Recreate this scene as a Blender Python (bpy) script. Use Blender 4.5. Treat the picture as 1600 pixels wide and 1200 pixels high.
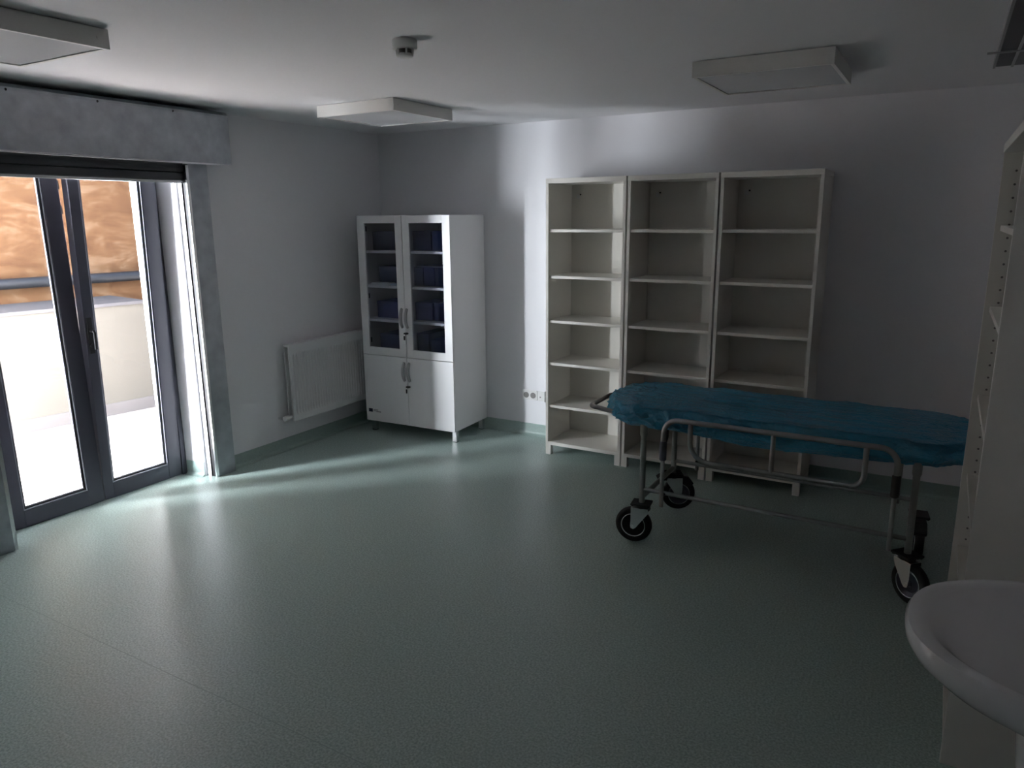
import bpy, bmesh, math, random
from mathutils import Vector, Matrix, noise
random.seed(7)
PI = math.pi
sc = bpy.context.scene
for o in list(bpy.data.objects): bpy.data.objects.remove(o)

# ------------------------------------------------------------------ camera
cam_d = bpy.data.cameras.new('camera'); cam = bpy.data.objects.new('camera', cam_d)
sc.collection.objects.link(cam); sc.camera = cam
YAW, PITCH, ROLL = -0.527, -0.224, -0.009
Fv = Vector((math.sin(YAW)*math.cos(PITCH), math.cos(YAW)*math.cos(PITCH), math.sin(PITCH)))
Rv = Vector((math.cos(YAW), -math.sin(YAW), 0)); Uv = Rv.cross(Fv)
R2 = math.cos(ROLL)*Rv + math.sin(ROLL)*Uv; U2 = -math.sin(ROLL)*Rv + math.cos(ROLL)*Uv
M = Matrix((R2, U2, -Fv)).transposed().to_4x4(); M.translation = Vector((4.2617, -5.1011, 1.7497))
cam.matrix_world = M
cam_d.sensor_fit = 'HORIZONTAL'; cam_d.sensor_width = 36.0; cam_d.lens = 36.0*1152.45/1600
cam_d.clip_start = 0.05; cam_d.clip_end = 200

# ------------------------------------------------------------------ light
w = bpy.data.worlds.new('sky'); sc.world = w; w.use_nodes = True
nt = w.node_tree; nt.nodes.clear()
wo = nt.nodes.new('ShaderNodeOutputWorld'); wb = nt.nodes.new('ShaderNodeBackground')
sky = nt.nodes.new('ShaderNodeTexSky'); sky.sky_type = 'NISHITA'; sky.sun_disc = False
sky.sun_elevation = math.radians(62); sky.sun_rotation = math.radians(230); sky.dust_density = 2.5
nt.links.new(sky.outputs[0], wb.inputs[0]); wb.inputs[1].default_value = 0.42
nt.links.new(wb.outputs[0], wo.inputs[0])

def aim(o, d):
    o.rotation_euler = Vector(d).to_track_quat('-Z', 'Y').to_euler()
sun_d = bpy.data.lights.new('sun', 'SUN'); sun_d.energy = 50.0; sun_d.angle = math.radians(0.6)
sun_d.color = (0.97, 0.965, 1.0)
sun = bpy.data.objects.new('sun', sun_d); sc.collection.objects.link(sun)
sun.location = (-4, -5, 9); aim(sun, (0.30, 0.25, -1.0))
# area light added outside the door, standing in for slanting daylight
ar_d = bpy.data.lights.new('daylight_stand_in', 'AREA'); ar_d.shape = 'RECTANGLE'
ar_d.size = 0.80; ar_d.size_y = 2.3; ar_d.energy = 620; ar_d.color = (0.93, 0.945, 1.0)
ar = bpy.data.objects.new('daylight_stand_in', ar_d); sc.collection.objects.link(ar)
ar.location = (-1.66, -4.75, 1.18); aim(ar, (1.3, 1.75, 0.0))

# wide soft fill light added outside to brighten the back of the room
br_d = bpy.data.lights.new('room_fill_light', 'AREA'); br_d.shape = 'RECTANGLE'
br_d.size = 1.5; br_d.size_y = 1.5; br_d.energy = 150; br_d.color = (0.93, 0.96, 1.0)
br_ = bpy.data.objects.new('room_fill_light', br_d); sc.collection.objects.link(br_)
br_.location = (-1.30, -5.8, 1.75); aim(br_, (0.35, 1.0, 0.0))

sc.view_settings.view_transform = 'Standard'; sc.view_settings.look = 'None'
sc.view_settings.gamma = 1.0; sc.view_settings.use_curve_mapping = False
sc.view_settings.exposure = 1.07

# ------------------------------------------------------------------ materials
def mat(name, col, rough=0.5, metal=0.0, spec=0.5, bump=0.0, bscale=60.0, var=0.0, vscale=4.0, **kw):
    m = bpy.data.materials.new(name); m.use_nodes = True; t = m.node_tree
    b = t.nodes['Principled BSDF']
    b.inputs['Base Color'].default_value = (*col, 1); b.inputs['Roughness'].default_value = rough
    b.inputs['Metallic'].default_value = metal; b.inputs['Specular IOR Level'].default_value = spec
    for k, v in kw.items(): b.inputs[k].default_value = v
    tc = t.nodes.new('ShaderNodeTexCoord')
    if var > 0:
        n = t.nodes.new('ShaderNodeTexNoise'); n.inputs['Scale'].default_value = vscale; n.inputs['Detail'].default_value = 6
        r = t.nodes.new('ShaderNodeMix'); r.data_type = 'RGBA'
        r.inputs[6].default_value = (*[c*(1-var) for c in col], 1); r.inputs[7].default_value = (*[min(1, c*(1+var)) for c in col], 1)
        t.links.new(tc.outputs['Object'], n.inputs['Vector']); t.links.new(n.outputs['Fac'], r.inputs[0]); t.links.new(r.outputs[2], b.inputs['Base Color'])
    if bump > 0:
        n2 = t.nodes.new('ShaderNodeTexNoise'); n2.inputs['Scale'].default_value = bscale; n2.inputs['Detail'].default_value = 4
        bp = t.nodes.new('ShaderNodeBump'); bp.inputs['Strength'].default_value = bump; bp.inputs['Distance'].default_value = 0.01
        t.links.new(tc.outputs['Object'], n2.inputs['Vector']); t.links.new(n2.outputs['Fac'], bp.inputs['Height']); t.links.new(bp.outputs[0], b.inputs['Normal'])
    return m

def floor_mat():
    m = bpy.data.materials.new('speckled_green_vinyl'); m.use_nodes = True; t = m.node_tree; b = t.nodes['Principled BSDF']
    tc = t.nodes.new('ShaderNodeTexCoord')
    n1 = t.nodes.new('ShaderNodeTexNoise'); n1.inputs['Scale'].default_value = 120; n1.inputs['Detail'].default_value = 3
    v = t.nodes.new('ShaderNodeTexVoronoi'); v.inputs['Scale'].default_value = 210
    n3 = t.nodes.new('ShaderNodeTexNoise'); n3.inputs['Scale'].default_value = 1.3; n3.inputs['Detail'].default_value = 5
    for n in (n1, v, n3): t.links.new(tc.outputs['Object'], n.inputs['Vector'])
    cr = t.nodes.new('ShaderNodeValToRGB'); e = cr.color_ramp.elements
    e[0].position = 0.36; e[0].color = (0.31, 0.41, 0.38, 1); e[1].position = 0.64; e[1].color = (0.51, 0.63, 0.59, 1)
    t.links.new(n1.outputs['Fac'], cr.inputs[0])
    mx = t.nodes.new('ShaderNodeMix'); mx.data_type = 'RGBA'; mx.blend_type = 'MULTIPLY'; mx.inputs[0].default_value = 0.35
    cr2 = t.nodes.new('ShaderNodeValToRGB'); cr2.color_ramp.elements[0].color = (0.6, 0.62, 0.6, 1); cr2.color_ramp.elements[1].position = 0.7
    t.links.new(v.outputs['Color'], cr2.inputs[0])
    t.links.new(cr.outputs[0], mx.inputs[6]); t.links.new(cr2.outputs[0], mx.inputs[7]); t.links.new(mx.outputs[2], b.inputs['Base Color'])
    mr = t.nodes.new('ShaderNodeMapRange'); mr.inputs[3].default_value = 0.30; mr.inputs[4].default_value = 0.42
    t.links.new(n3.outputs['Fac'], mr.inputs[0]); t.links.new(mr.outputs[0], b.inputs['Roughness'])
    bp = t.nodes.new('ShaderNodeBump'); bp.inputs['Strength'].default_value = 0.12; bp.inputs['Distance'].default_value = 0.004
    t.links.new(n1.outputs['Fac'], bp.inputs['Height']); t.links.new(bp.outputs[0], b.inputs['Normal'])
    b.inputs['Specular IOR Level'].default_value = 0.5
    return m

def glass_mat(name, tint=(0.96, 0.98, 0.98), refl=1.0):
    m = bpy.data.materials.new(name); m.use_nodes = True; t = m.node_tree; t.nodes.clear()
    o = t.nodes.new('ShaderNodeOutputMaterial'); mx = t.nodes.new('ShaderNodeMixShader'); tr = t.nodes.new('ShaderNodeBsdfTransparent')
    gl = t.nodes.new('ShaderNodeBsdfGlossy'); gl.inputs['Roughness'].default_value = 0.02; fr = t.nodes.new('ShaderNodeFresnel')
    ge = t.nodes.new('ShaderNodeNewGeometry'); mr = t.nodes.new('ShaderNodeMapRange'); mr.inputs[3].default_value = 1.45; mr.inputs[4].default_value = 1/1.45
    t.links.new(ge.outputs['Backfacing'], mr.inputs[0]); t.links.new(mr.outputs[0], fr.inputs[0])
    tr.inputs[0].default_value = (*tint, 1); gl.inputs[0].default_value = (refl, refl, refl, 1)
    t.links.new(fr.outputs[0], mx.inputs[0]); t.links.new(tr.outputs[0], mx.inputs[1]); t.links.new(gl.outputs[0], mx.inputs[2]); t.links.new(mx.outputs[0], o.inputs[0])
    return m

def sheet_mat():
    m = bpy.data.materials.new('blue_plastic_film'); m.use_nodes = True; t = m.node_tree; b = t.nodes['Principled BSDF']; o = t.nodes['Material Output']
    b.inputs['Base Color'].default_value = (0.065, 0.39, 0.60, 1); b.inputs['Roughness'].default_value = 0.30; b.inputs['Specular IOR Level'].default_value = 0.8; b.inputs['Coat Weight'].default_value = 0.7; b.inputs['Coat Roughness'].default_value = 0.16
    tl = t.nodes.new('ShaderNodeBsdfTranslucent'); tl.inputs[0].default_value = (0.03, 0.55, 0.85, 1)
    tp = t.nodes.new('ShaderNodeBsdfTransparent'); tp.inputs[0].default_value = (0.35, 0.75, 0.9, 1)
    m1 = t.nodes.new('ShaderNodeMixShader'); m1.inputs[0].default_value = 0.20; m2 = t.nodes.new('ShaderNodeMixShader'); m2.inputs[0].default_value = 0.14
    t.links.new(b.outputs[0], m1.inputs[1]); t.links.new(tl.outputs[0], m1.inputs[2]); t.links.new(m1.outputs[0], m2.inputs[1]); t.links.new(tp.outputs[0], m2.inputs[2])
    t.links.new(m2.outputs[0], o.inputs[0])
    tc = t.nodes.new('ShaderNodeTexCoord')
    def ridge(sc_, stretch, dist):
        mp = t.nodes.new('ShaderNodeMapping'); mp.inputs['Scale'].default_value = stretch
        n = t.nodes.new('ShaderNodeTexNoise'); n.inputs['Scale'].default_value = sc_; n.inputs['Detail'].default_value = 3; n.inputs['Distortion'].default_value = dist
        s1 = t.nodes.new('ShaderNodeMath'); s1.operation = 'SUBTRACT'; s1.inputs[1].default_value = 0.5
        s2 = t.nodes.new('ShaderNodeMath'); s2.operation = 'ABSOLUTE'
        s3 = t.nodes.new('ShaderNodeMath'); s3.operation = 'POWER'; s3.inputs[1].default_value = 0.6
        t.links.new(tc.outputs['Object'], mp.inputs[0]); t.links.new(mp.outputs[0], n.inputs['Vector'])
        t.links.new(n.outputs['Fac'], s1.inputs[0]); t.links.new(s1.outputs[0], s2.inputs[0]); t.links.new(s2.outputs[0], s3.inputs[0]); return s3
    a = ridge(9, (0.30, 1.5, 1.0), 0.7); c = ridge(16, (1.0, 0.8, 1.2), 1.5)
    ad = t.nodes.new('ShaderNodeMath'); ad.operation = 'ADD'; t.links.new(a.outputs[0], ad.inputs[0]); t.links.new(c.outputs[0], ad.inputs[1])
    bp = t.nodes.new('ShaderNodeBump'); bp.inputs['Strength'].default_value = 0.7; bp.inputs['Distance'].default_value = 0.03
    t.links.new(ad.outputs[0], bp.inputs['Height']); t.links.new(bp.outputs[0], b.inputs['Normal'])
    return m

def stucco_mat():
    m = bpy.data.materials.new('weathered_ochre_render'); m.use_nodes = True; t = m.node_tree; b = t.nodes['Principled BSDF']
    tc = t.nodes.new('ShaderNodeTexCoord'); mp = t.nodes.new('ShaderNodeMapping'); mp.inputs['Scale'].default_value = (1, 0.6, 1.6)
    n = t.nodes.new('ShaderNodeTexNoise'); n.inputs['Scale'].default_value = 4.0; n.inputs['Detail'].default_value = 12; n.inputs['Roughness'].default_value = 0.72; n.inputs['Distortion'].default_value = 0.6
    cr = t.nodes.new('ShaderNodeValToRGB'); e = cr.color_ramp.elements
    e[0].position = 0.36; e[0].color = (0.080, 0.031, 0.011, 1); e[1].position = 0.68; e[1].color = (0.20, 0.125, 0.074, 1)
    x = e.new(0.52); x.color = (0.125, 0.060, 0.024, 1)
    t.links.new(tc.outputs['Object'], mp.inputs[0]); t.links.new(mp.outputs[0], n.inputs['Vector']); t.links.new(n.outputs['Fac'], cr.inputs[0]); t.links.new(cr.outputs[0], b.inputs['Base Color'])
    b.inputs['Roughness'].default_value = 0.95
    return m

def tile_mat():
    m = bpy.data.materials.new('pale_terrace_tiles'); m.use_nodes = True; t = m.node_tree; b = t.nodes['Principled BSDF']
    tc = t.nodes.new('ShaderNodeTexCoord'); br = t.nodes.new('ShaderNodeTexBrick'); br.offset = 0.0
    br.inputs['Scale'].default_value = 1.0; br.inputs['Brick Width'].default_value = 0.33; br.inputs['Row Height'].default_value = 0.33; br.inputs['Mortar Size'].default_value = 0.004
    br.inputs['Color1'].default_value = (0.36, 0.325, 0.31, 1); br.inputs['Color2'].default_value = (0.40, 0.37, 0.36, 1); br.inputs['Mortar'].default_value = (0.24, 0.21, 0.19, 1)
    n = t.nodes.new('ShaderNodeTexNoise'); n.inputs['Scale'].default_value = 5; n.inputs['Detail'].default_value = 6; n.inputs['Distortion'].default_value = 1.5
    cr = t.nodes.new('ShaderNodeValToRGB'); cr.color_ramp.elements[0].position = 0.40; cr.color_ramp.elements[0].color = (0.78, 0.62, 0.52, 1); cr.color_ramp.elements[1].position = 0.55
    mx = t.nodes.new('ShaderNodeMix'); mx.data_type = 'RGBA'; mx.blend_type = 'MULTIPLY'; mx.inputs[0].default_value = 0.8
    t.links.new(tc.outputs['Object'], br.inputs['Vector']); t.links.new(tc.outputs['Object'], n.inputs['Vector']); t.links.new(n.outputs['Fac'], cr.inputs[0])
    t.links.new(br.outputs['Color'], mx.inputs[6]); t.links.new(cr.outputs[0], mx.inputs[7]); t.links.new(mx.outputs[2], b.inputs['Base Color'])
    b.inputs['Roughness'].default_value = 0.7
    return m

MAT = {
 'wall': mat('white_wall_paint', (0.845, 0.845, 0.875), 0.7, bump=0.08, bscale=45),
 'ceil': mat('white_ceiling_paint', (0.84, 0.845, 0.87), 0.75, bump=0.06, bscale=45),
 'floor': floor_mat(),
 'base': mat('green_vinyl_skirting', (0.34, 0.44, 0.41), 0.35, var=0.18, vscale=80),
 'weld': mat('green_weld_rod', (0.29, 0.38, 0.355), 0.42),
 'white': mat('white_laminate', (0.85, 0.85, 0.86), 0.33, bump=0.02, bscale=200),
 'cream': mat('warm_white_laminate', (0.83, 0.81, 0.76), 0.36, bump=0.02, bscale=200),
 'creamback': mat('warm_white_board', (0.80, 0.78, 0.72), 0.6),
 'dark': mat('near_black', (0.012, 0.012, 0.014), 0.5),
 'grey': mat('grey_plastic', (0.42, 0.42, 0.43), 0.35),
 'alu': mat('brushed_aluminium', (0.72, 0.73, 0.75), 0.26, metal=1.0, bump=0.03, bscale=150),
 'galv': mat('galvanised_steel', (0.38, 0.40, 0.43), 0.42, metal=0.85, var=0.38, vscale=12, bump=0.05, bscale=30),
 'steel': mat('dull_stainless_steel', (0.36, 0.36, 0.355), 0.30, metal=1.0, var=0.12, vscale=25),
 'frame': mat('dark_grey_coated_aluminium', (0.085, 0.085, 0.112), 0.34, spec=0.5),
 'gasket': mat('black_rubber_gasket', (0.02, 0.02, 0.022), 0.6),
 'bead': mat('pale_grey_aluminium_bead', (0.34, 0.34, 0.40), 0.3, metal=0.5),
 'glass': glass_mat('clear_door_glass'),
 'cabglass': glass_mat('cabinet_glass', (0.84, 0.85, 0.88), 1.0),
 'slat': mat('dark_shutter_slats', (0.06, 0.063, 0.068), 0.45),
 'navy': mat('navy_cardboard', (0.03, 0.05, 0.20), 0.6, var=0.15, vscale=12),
 'navy2': mat('dark_navy_cardboard', (0.024, 0.036, 0.12), 0.6, var=0.15, vscale=12),
 'paper': mat('white_paper', (0.75, 0.76, 0.78), 0.8),
 'bluep': mat('pale_blue_paper', (0.30, 0.34, 0.45), 0.7),
 'rad': mat('white_radiator_enamel', (0.74, 0.745, 0.76), 0.35),
 'socket': mat('white_socket_plastic', (0.78, 0.78, 0.77), 0.3),
 'hole': mat('socket_recess_grey', (0.22, 0.21, 0.2), 0.6),
 'lamp': mat('white_lamp_enamel', (0.74, 0.73, 0.70), 0.4),
 'diff': mat('opal_diffuser_acrylic', (0.72, 0.73, 0.75), 0.22, spec=0.6),
 'tyre': mat('black_rubber_tyre', (0.016, 0.016, 0.017), 0.6),
 'black': mat('black_painted_steel', (0.02, 0.02, 0.022), 0.55),
 'sheet': sheet_mat(),
 'matt': mat('dark_blue_vinyl_mattress', (0.03, 0.05, 0.09), 0.5),
 'ceram': mat('white_glazed_ceramic', (0.76, 0.76, 0.77), 0.10, spec=0.6),
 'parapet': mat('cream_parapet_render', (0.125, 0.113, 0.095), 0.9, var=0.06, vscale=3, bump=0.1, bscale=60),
 'skirt': mat('grey_terrace_skirting_tile', (0.13, 0.118, 0.115), 0.6, var=0.1, vscale=6),
 'coping': mat('grey_cement_coping', (0.10, 0.094, 0.098), 0.9, var=0.2, vscale=6),
 'stucco': stucco_mat(),
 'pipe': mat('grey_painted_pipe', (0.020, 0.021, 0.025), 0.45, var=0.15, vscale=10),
 'tiles': tile_mat(),
 'white_ext': mat('white_outside_render', (0.8, 0.8, 0.8), 0.9),
 'track': mat('dark_grey_metal_track', (0.10, 0.105, 0.11), 0.5),
 'tracklip': mat('mid_grey_metal_lip', (0.38, 0.39, 0.40), 0.45),
 'navylogo': mat('dark_blue_print', (0.01, 0.015, 0.07), 0.5),
 'print': mat('grey_print', (0.12, 0.12, 0.14), 0.6),
}

# ------------------------------------------------------------------ mesh helpers
class MB:
    def __init__(s): s.v = []; s.f = []; s.mi = []; s.cur = 0
    def add(s, vs, fs):
        b = len(s.v); s.v += [tuple(v) for v in vs]; s.f += [tuple(i+b for i in f) for f in fs]; s.mi += [s.cur]*len(fs); return s
    def box(s, x0, x1, y0, y1, z0, z1):
        vs = [(x, y, z) for z in (z0, z1) for y in (y0, y1) for x in (x0, x1)]
        return s.add(vs, [(0,2,3,1),(4,5,7,6),(0,1,5,4),(2,6,7,3),(0,4,6,2),(1,3,7,5)])
    def prism(s, poly, axis, a, b):
        n = len(poly)
        def P(p, h): return {'x': (h, p[0], p[1]), 'y': (p[0], h, p[1]), 'z': (p[0], p[1], h)}[axis]
        vs = [P(p, a) for p in poly] + [P(p, b) for p in poly]
        return s.add(vs, [tuple(range(n))[::-1], tuple(range(n, 2*n))] + [(i, (i+1) % n, n+(i+1) % n, n+i) for i in range(n)])
    def tube(s, pts, r, n=12, closed=False, caps=True, flat=1.0):
        pts = [Vector(p) for p in pts]; N = len(pts); base = len(s.v); up = None; rr = r if isinstance(r, (list, tuple)) else [r]*N
        for i, p in enumerate(pts):
            if closed: t = pts[(i+1) % N]-pts[i-1]
            else: t = pts[min(i+1, N-1)]-pts[max(i-1, 0)]
            t.normalize()
            if up is None: up = t.orthogonal().normalized()
            up = (up-t*up.dot(t)).normalized(); sd = t.cross(up)
            for k in range(n):
                a = 2*PI*k/n; s.v.append(tuple(p+rr[i]*(math.cos(a)*up+flat*math.sin(a)*sd)))
        for i in range(N if closed else N-1):
            j = (i+1) % N
            for k in range(n):
                s.f.append((base+i*n+k, base+i*n+(k+1) % n, base+j*n+(k+1) % n, base+j*n+k)); s.mi.append(s.cur)
        if not closed and caps:
            s.f.append(tuple(base+k for k in range(n))[::-1]); s.mi.append(s.cur)
            s.f.append(tuple(base+(N-1)*n+k for k in range(n))); s.mi.append(s.cur)
        return s
    def lathe(s, prof, c, axis='z', n=32, M=None):
        base = len(s.v); c = Vector(c)
        for r, h in prof:
            for k in range(n):
                a = 2*PI*k/n; q = {'z': Vector((r*math.cos(a), r*math.sin(a), h)), 'y': Vector((r*math.cos(a), h, r*math.sin(a))), 'x': Vector((h, r*math.cos(a), r*math.sin(a)))}[axis]
                if M: q = M @ q
                s.v.append(tuple(c+q))
        for i in range(len(prof)-1):
            for k in range(n):
                s.f.append((base+i*n+k, base+i*n+(k+1) % n, base+(i+1)*n+(k+1) % n, base+(i+1)*n+k)); s.mi.append(s.cur)
        for i in (0, len(prof)-1):
            if prof[i][0] > 1e-5: s.f.append(tuple(base+i*n+k for k in range(n))); s.mi.append(s.cur)
        return s
    def build(s, name, mats, parent=None, smooth=False, bevel=0.0, sub=0, M=None):
        if not isinstance(mats, (list, tuple)): mats = [mats]
        me = bpy.data.meshes.new(name); vs = s.v if M is None else [tuple(M @ Vector(v)) for v in s.v]
        me.from_pydata(vs, [], s.f); me.update()
        for m in mats: me.materials.append(MAT[m])
        for p, i in zip(me.polygons, s.mi): p.material_index = i
        bm = bmesh.new(); bm.from_mesh(me); bmesh.ops.remove_doubles(bm, verts=bm.verts, dist=1e-6); bmesh.ops.recalc_face_normals(bm, faces=bm.faces); bm.to_mesh(me); bm.free()
        o = bpy.data.objects.new(name, me); sc.collection.objects.link(o)
        if parent is not None: o.parent = parent
        if smooth:
            for p in me.polygons: p.use_smooth = True
            try: me.set_sharp_from_angle(angle=math.radians(40))
            except Exception: pass
        if bevel > 0:
            b = o.modifiers.new('bevel', 'BEVEL'); b.width = bevel; b.segments = 2; b.limit_method = 'ANGLE'
        return o

def thing(name, label, cat, loc=(0, 0, 0), rz=0.0, group=None, kind=None):
    o = bpy.data.objects.new(name, None); sc.collection.objects.link(o); o.empty_display_size = 0.05
    o.location = loc; o.rotation_euler = (0, 0, rz)
    return tag(o, label, cat, group, kind)
def tag(o, label=None, cat=None, group=None, kind=None):
    if label: o['label'] = label
    if cat: o['category'] = cat
    if group: o['group'] = group
    if kind: o['kind'] = kind
    return o
def struct(o, label=None, cat=None): return tag(o, label, cat, None, 'structure')
def copy_tree(o, parent=None):
    c = o.copy(); sc.collection.objects.link(c)
    if parent is not None: c.parent = parent
    for ch in list(o.children): copy_tree(ch, c)
    return c
def arc(c, r, a0, a1, n, plane='xz'):
    out = []
    for i in range(n+1):
        a = a0+(a1-a0)*i/n; p, q = r*math.cos(a), r*math.sin(a)
        out.append(Vector(c)+Vector((p, 0, q) if plane == 'xz' else (p, q, 0) if plane == 'xy' else (0, p, q)))
    return out

# ------------------------------------------------------------------ room shell
H = 2.432; XR = 4.80; YF = -6.4
OY0, OY1 = -3.25, -1.93                 # door opening along the left wall
struct(MB().box(0, XR, YF, 0, -0.12, 0).build('floor', 'floor'), 'speckled green vinyl floor with a soft sheen', 'floor')
# vinyl running into the door recess
struct(MB().box(-0.30, -0.0001, OY0-0.02, OY1+0.0, -0.12, 0.0).build('floor_threshold', 'floor'), 'green vinyl floor inside the glass door recess', 'floor')
struct(MB().box(-0.35, XR+0.2, YF-0.2, 0.2, H, H+0.18).build('ceiling', 'ceil'), 'plain white painted ceiling', 'ceiling')
struct(MB().box(-0.35, XR+0.2, 0, 0.2, -0.12, H).build('wall_back', 'wall'), 'white painted back wall behind the three shelf units', 'wall')
struct(MB().box(XR, XR+0.2, YF, 0, -0.12, H).build('wall_right', 'wall'), 'white painted wall behind the washbasin', 'wall')
struct(MB().box(-0.35, XR+0.2, YF-0.2, YF, -0.12, H).build('wall_front', 'wall'), 'white painted wall opposite the shelf units', 'wall')
m = MB(); DT = 2.16
m.prism([(0, 0), (-0.35, 0), (-0.35, -1.985), (-0.20, -1.985), (-0.045, -1.962), (-0.045, -1.945), (0, -1.945)], 'z', -0.12, DT)
m.prism([(0, YF), (0, -3.235), (-0.045, -3.235), (-0.045, -3.218), (-0.20, -3.19), (-0.35, -3.19), (-0.35, YF)], 'z', -0.12, DT)
m.box(-0.35, 0, YF, 0, DT, H)
struct(m.build('wall_left', 'wall'), 'white painted wall with the glazed door and radiator', 'wall')

struct(MB().box(0.0, XR, -3.5515, -3.5485, 0.0, 0.0003).build('trim_1', 'weld'), 'thin dark welded seam across the vinyl floor', 'floor seam')
def skirting(name, p0, p1, nrm, label, h=0.095):
    # coved vinyl skirting: thin upstand with a quarter round foot
    prof = [(0.0, 0.0), (0.03, 0.0), (0.03, 0.002)]
    for i in range(7):
        a = PI/2*i/6; prof.append((0.03-0.026*math.sin(a), 0.028-0.026*math.cos(a)))
    prof += [(0.004, h), (0.0, h)]
    p0 = Vector((*p0, 0)); p1 = Vector((*p1, 0)); nv = Vector((*nrm, 0)); vs = []
    for P in (p0, p1):
        for a, b in prof: vs.append(P+nv*a+Vector((0, 0, b)))
    n = len(prof); b = MB().add(vs, [tuple(range(n))[::-1], tuple(range(n, 2*n))]+[(i, (i+1) % n, n+(i+1) % n, n+i) for i in range(n)])
    return struct(b.build(name, 'base', smooth=True), label, 'skirting')
skirting('baseboard_back', (0, 0), (XR, 0), (0, -1), 'green coved vinyl skirting along the back wall')
skirting('baseboard_left', (0, -1.79), (0, 0), (1, 0), 'green coved vinyl skirting under the radiator')
skirting('baseboard_right', (XR, YF), (XR, 0), (-1, 0), 'green coved vinyl skirting along the washbasin wall')
skirting('baseboard_front', (0, YF), (XR, YF), (0, 1), 'green coved vinyl skirting on the wall opposite the shelves')
skirting('baseboard_near', (0, YF), (0, -3.42), (1, 0), 'green coved vinyl skirting left of the glazed door')
# skirting in the door reveal
d = Vector((0.155, 0.023)).normalized()
o = skirting('baseboard_reveal', (-0.198, -1.985), (-0.046, -1.962), (d.y, -d.x), 'green vinyl skirting in the door reveal', 0.10)

# ------------------------------------------------------------------ outside
A0 = Vector((-2.37, -2.161, 0)); tdir = Vector((0.14355, 0.98964, 0)); nout = Vector((-0.98964, 0.14355, 0))
def out_slab(name, m_, s0, s1, o0, o1, z0, z1, label, cat, parent=None):
    P = [A0+tdir*s0+nout*o0, A0+tdir*s1+nout*o0, A0+tdir*s1+nout*o1, A0+tdir*s0+nout*o1]
    o = MB().prism([(p.x, p.y) for p in P], 'z', z0, z1).build(name, m_, parent, bevel=0.003)
    return struct(o, label, cat)
struct(MB().box(-3.6, -0.30, -9, 1.5, -0.2, -0.012).build('floor_terrace', 'tiles'), 'pale tiled terrace floor in bright sun', 'terrace floor')
out_slab('wall_parapet', 'parapet', -7, 1.32, 0, 0.12, -0.012, 0.985, 'cream rendered parapet at the edge of the terrace', 'parapet wall')
out_slab('trim_coping', 'coping', -7, 1.32, -0.02, 0.72, 0.985, 1.015, 'grey cement coping on the terrace parapet', 'coping')
out_slab('baseboard_terrace', 'skirt', -7, 1.32, -0.012, 0.0, -0.012, 0.10, 'grey tile skirting at the foot of the parapet', 'skirting')
out_slab('wall_opposite', 'stucco', -7, 3.5, 0.72, 0.95, -0.012, 6.0, 'weathered ochre rendered wall across the terrace', 'wall')
struct(MB().box(-1.25, -0.35, -1.479, -1.279, -0.012, 3.0).build('wall_terrace_side', 'white_ext'), 'sunlit white wall stub to the right of the door outside', 'wall')
struct(MB().box(-1.10, -0.35, -9, 0.5, 2.62, 2.80).build('ceiling_sun_block', 'white_ext'), 'added unseen slab over the terrace door that blocks the sun', 'slab')  # unseen overhang added to keep direct sun out of the room
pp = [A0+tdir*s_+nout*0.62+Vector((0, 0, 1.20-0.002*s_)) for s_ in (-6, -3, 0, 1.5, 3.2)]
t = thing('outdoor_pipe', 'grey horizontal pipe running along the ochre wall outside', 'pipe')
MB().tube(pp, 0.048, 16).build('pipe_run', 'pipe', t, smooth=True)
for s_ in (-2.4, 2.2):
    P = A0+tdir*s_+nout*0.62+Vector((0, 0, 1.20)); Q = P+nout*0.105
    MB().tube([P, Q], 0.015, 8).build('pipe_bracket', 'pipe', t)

struct(MB().box(-0.79, -0.35, -3.64, -3.42, -0.012, 2.62).build('wall_light_block', 'white_ext'), 'white blocker added outside to the left of the door to cut the daylight', 'wall')  # added blocker, limits how far the area light reaches along the shelf units
# ------------------------------------------------------------------ door leaves
XD = -0.215
def leaf(name, y0, y1, tilt, label, sl, sr, handle_side):
    e = thing(name, label, 'glazed door leaf', (XD, 0, 0.004)); e.rotation_euler = (0, tilt, 0); tag(e, kind='structure')
    th = 0.062; zb, zt = 0.098, 2.06; ht = 2.12
    m = MB(); m.box(-th, 0, y0, y0+sl, 0, ht); m.box(-th, 0, y1-sr, y1, 0, ht); m.box(-th, 0, y0+sl, y1-sr, 0, zb); m.box(-th, 0, y0+sl, y1-sr, zt, ht)
    fr = m.build('leaf_frame', 'frame', e, bevel=0.003)
    a, b = y0+sl, y1-sr
    def rim(o, wdt, x0, x1, nm, mt):
        q = MB(); q.box(x0, x1, a+o, a+o+wdt, zb+o, zt-o); q.box(x0, x1, b-o-wdt, b-o, zb+o, zt-o); q.box(x0, x1, a+o+wdt, b-o-wdt, zb+o, zb+o+wdt); q.box(x0, x1, a+o+wdt, b-o-wdt, zt-o-wdt, zt-o)
        return q.build(nm, mt, e, bevel=0.001)
    rim(0.0, 0.006, -0.014, -0.003, 'glazing_bead', 'bead'); rim(0.006, 0.008, -0.028, -0.012, 'gasket', 'gasket'); rim(0.014, 0.006, -0.03, -0.016, 'inner_bead', 'bead')
    MB().box(-0.036, -0.030, a, b, zb, zt).build('glass_pane', 'glass', e)
    return e
dl = leaf('door_1', -3.150, -2.583, math.radians(-0.9), 'left leaf of the dark grey framed glass terrace door', 0.095, 0.095, 1)
dr = leaf('door_2', -2.579, -2.022, math.radians(1.75), 'right leaf of the glass terrace door, tilted slightly inward at the top', 0.062, 0.098, 0)
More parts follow.
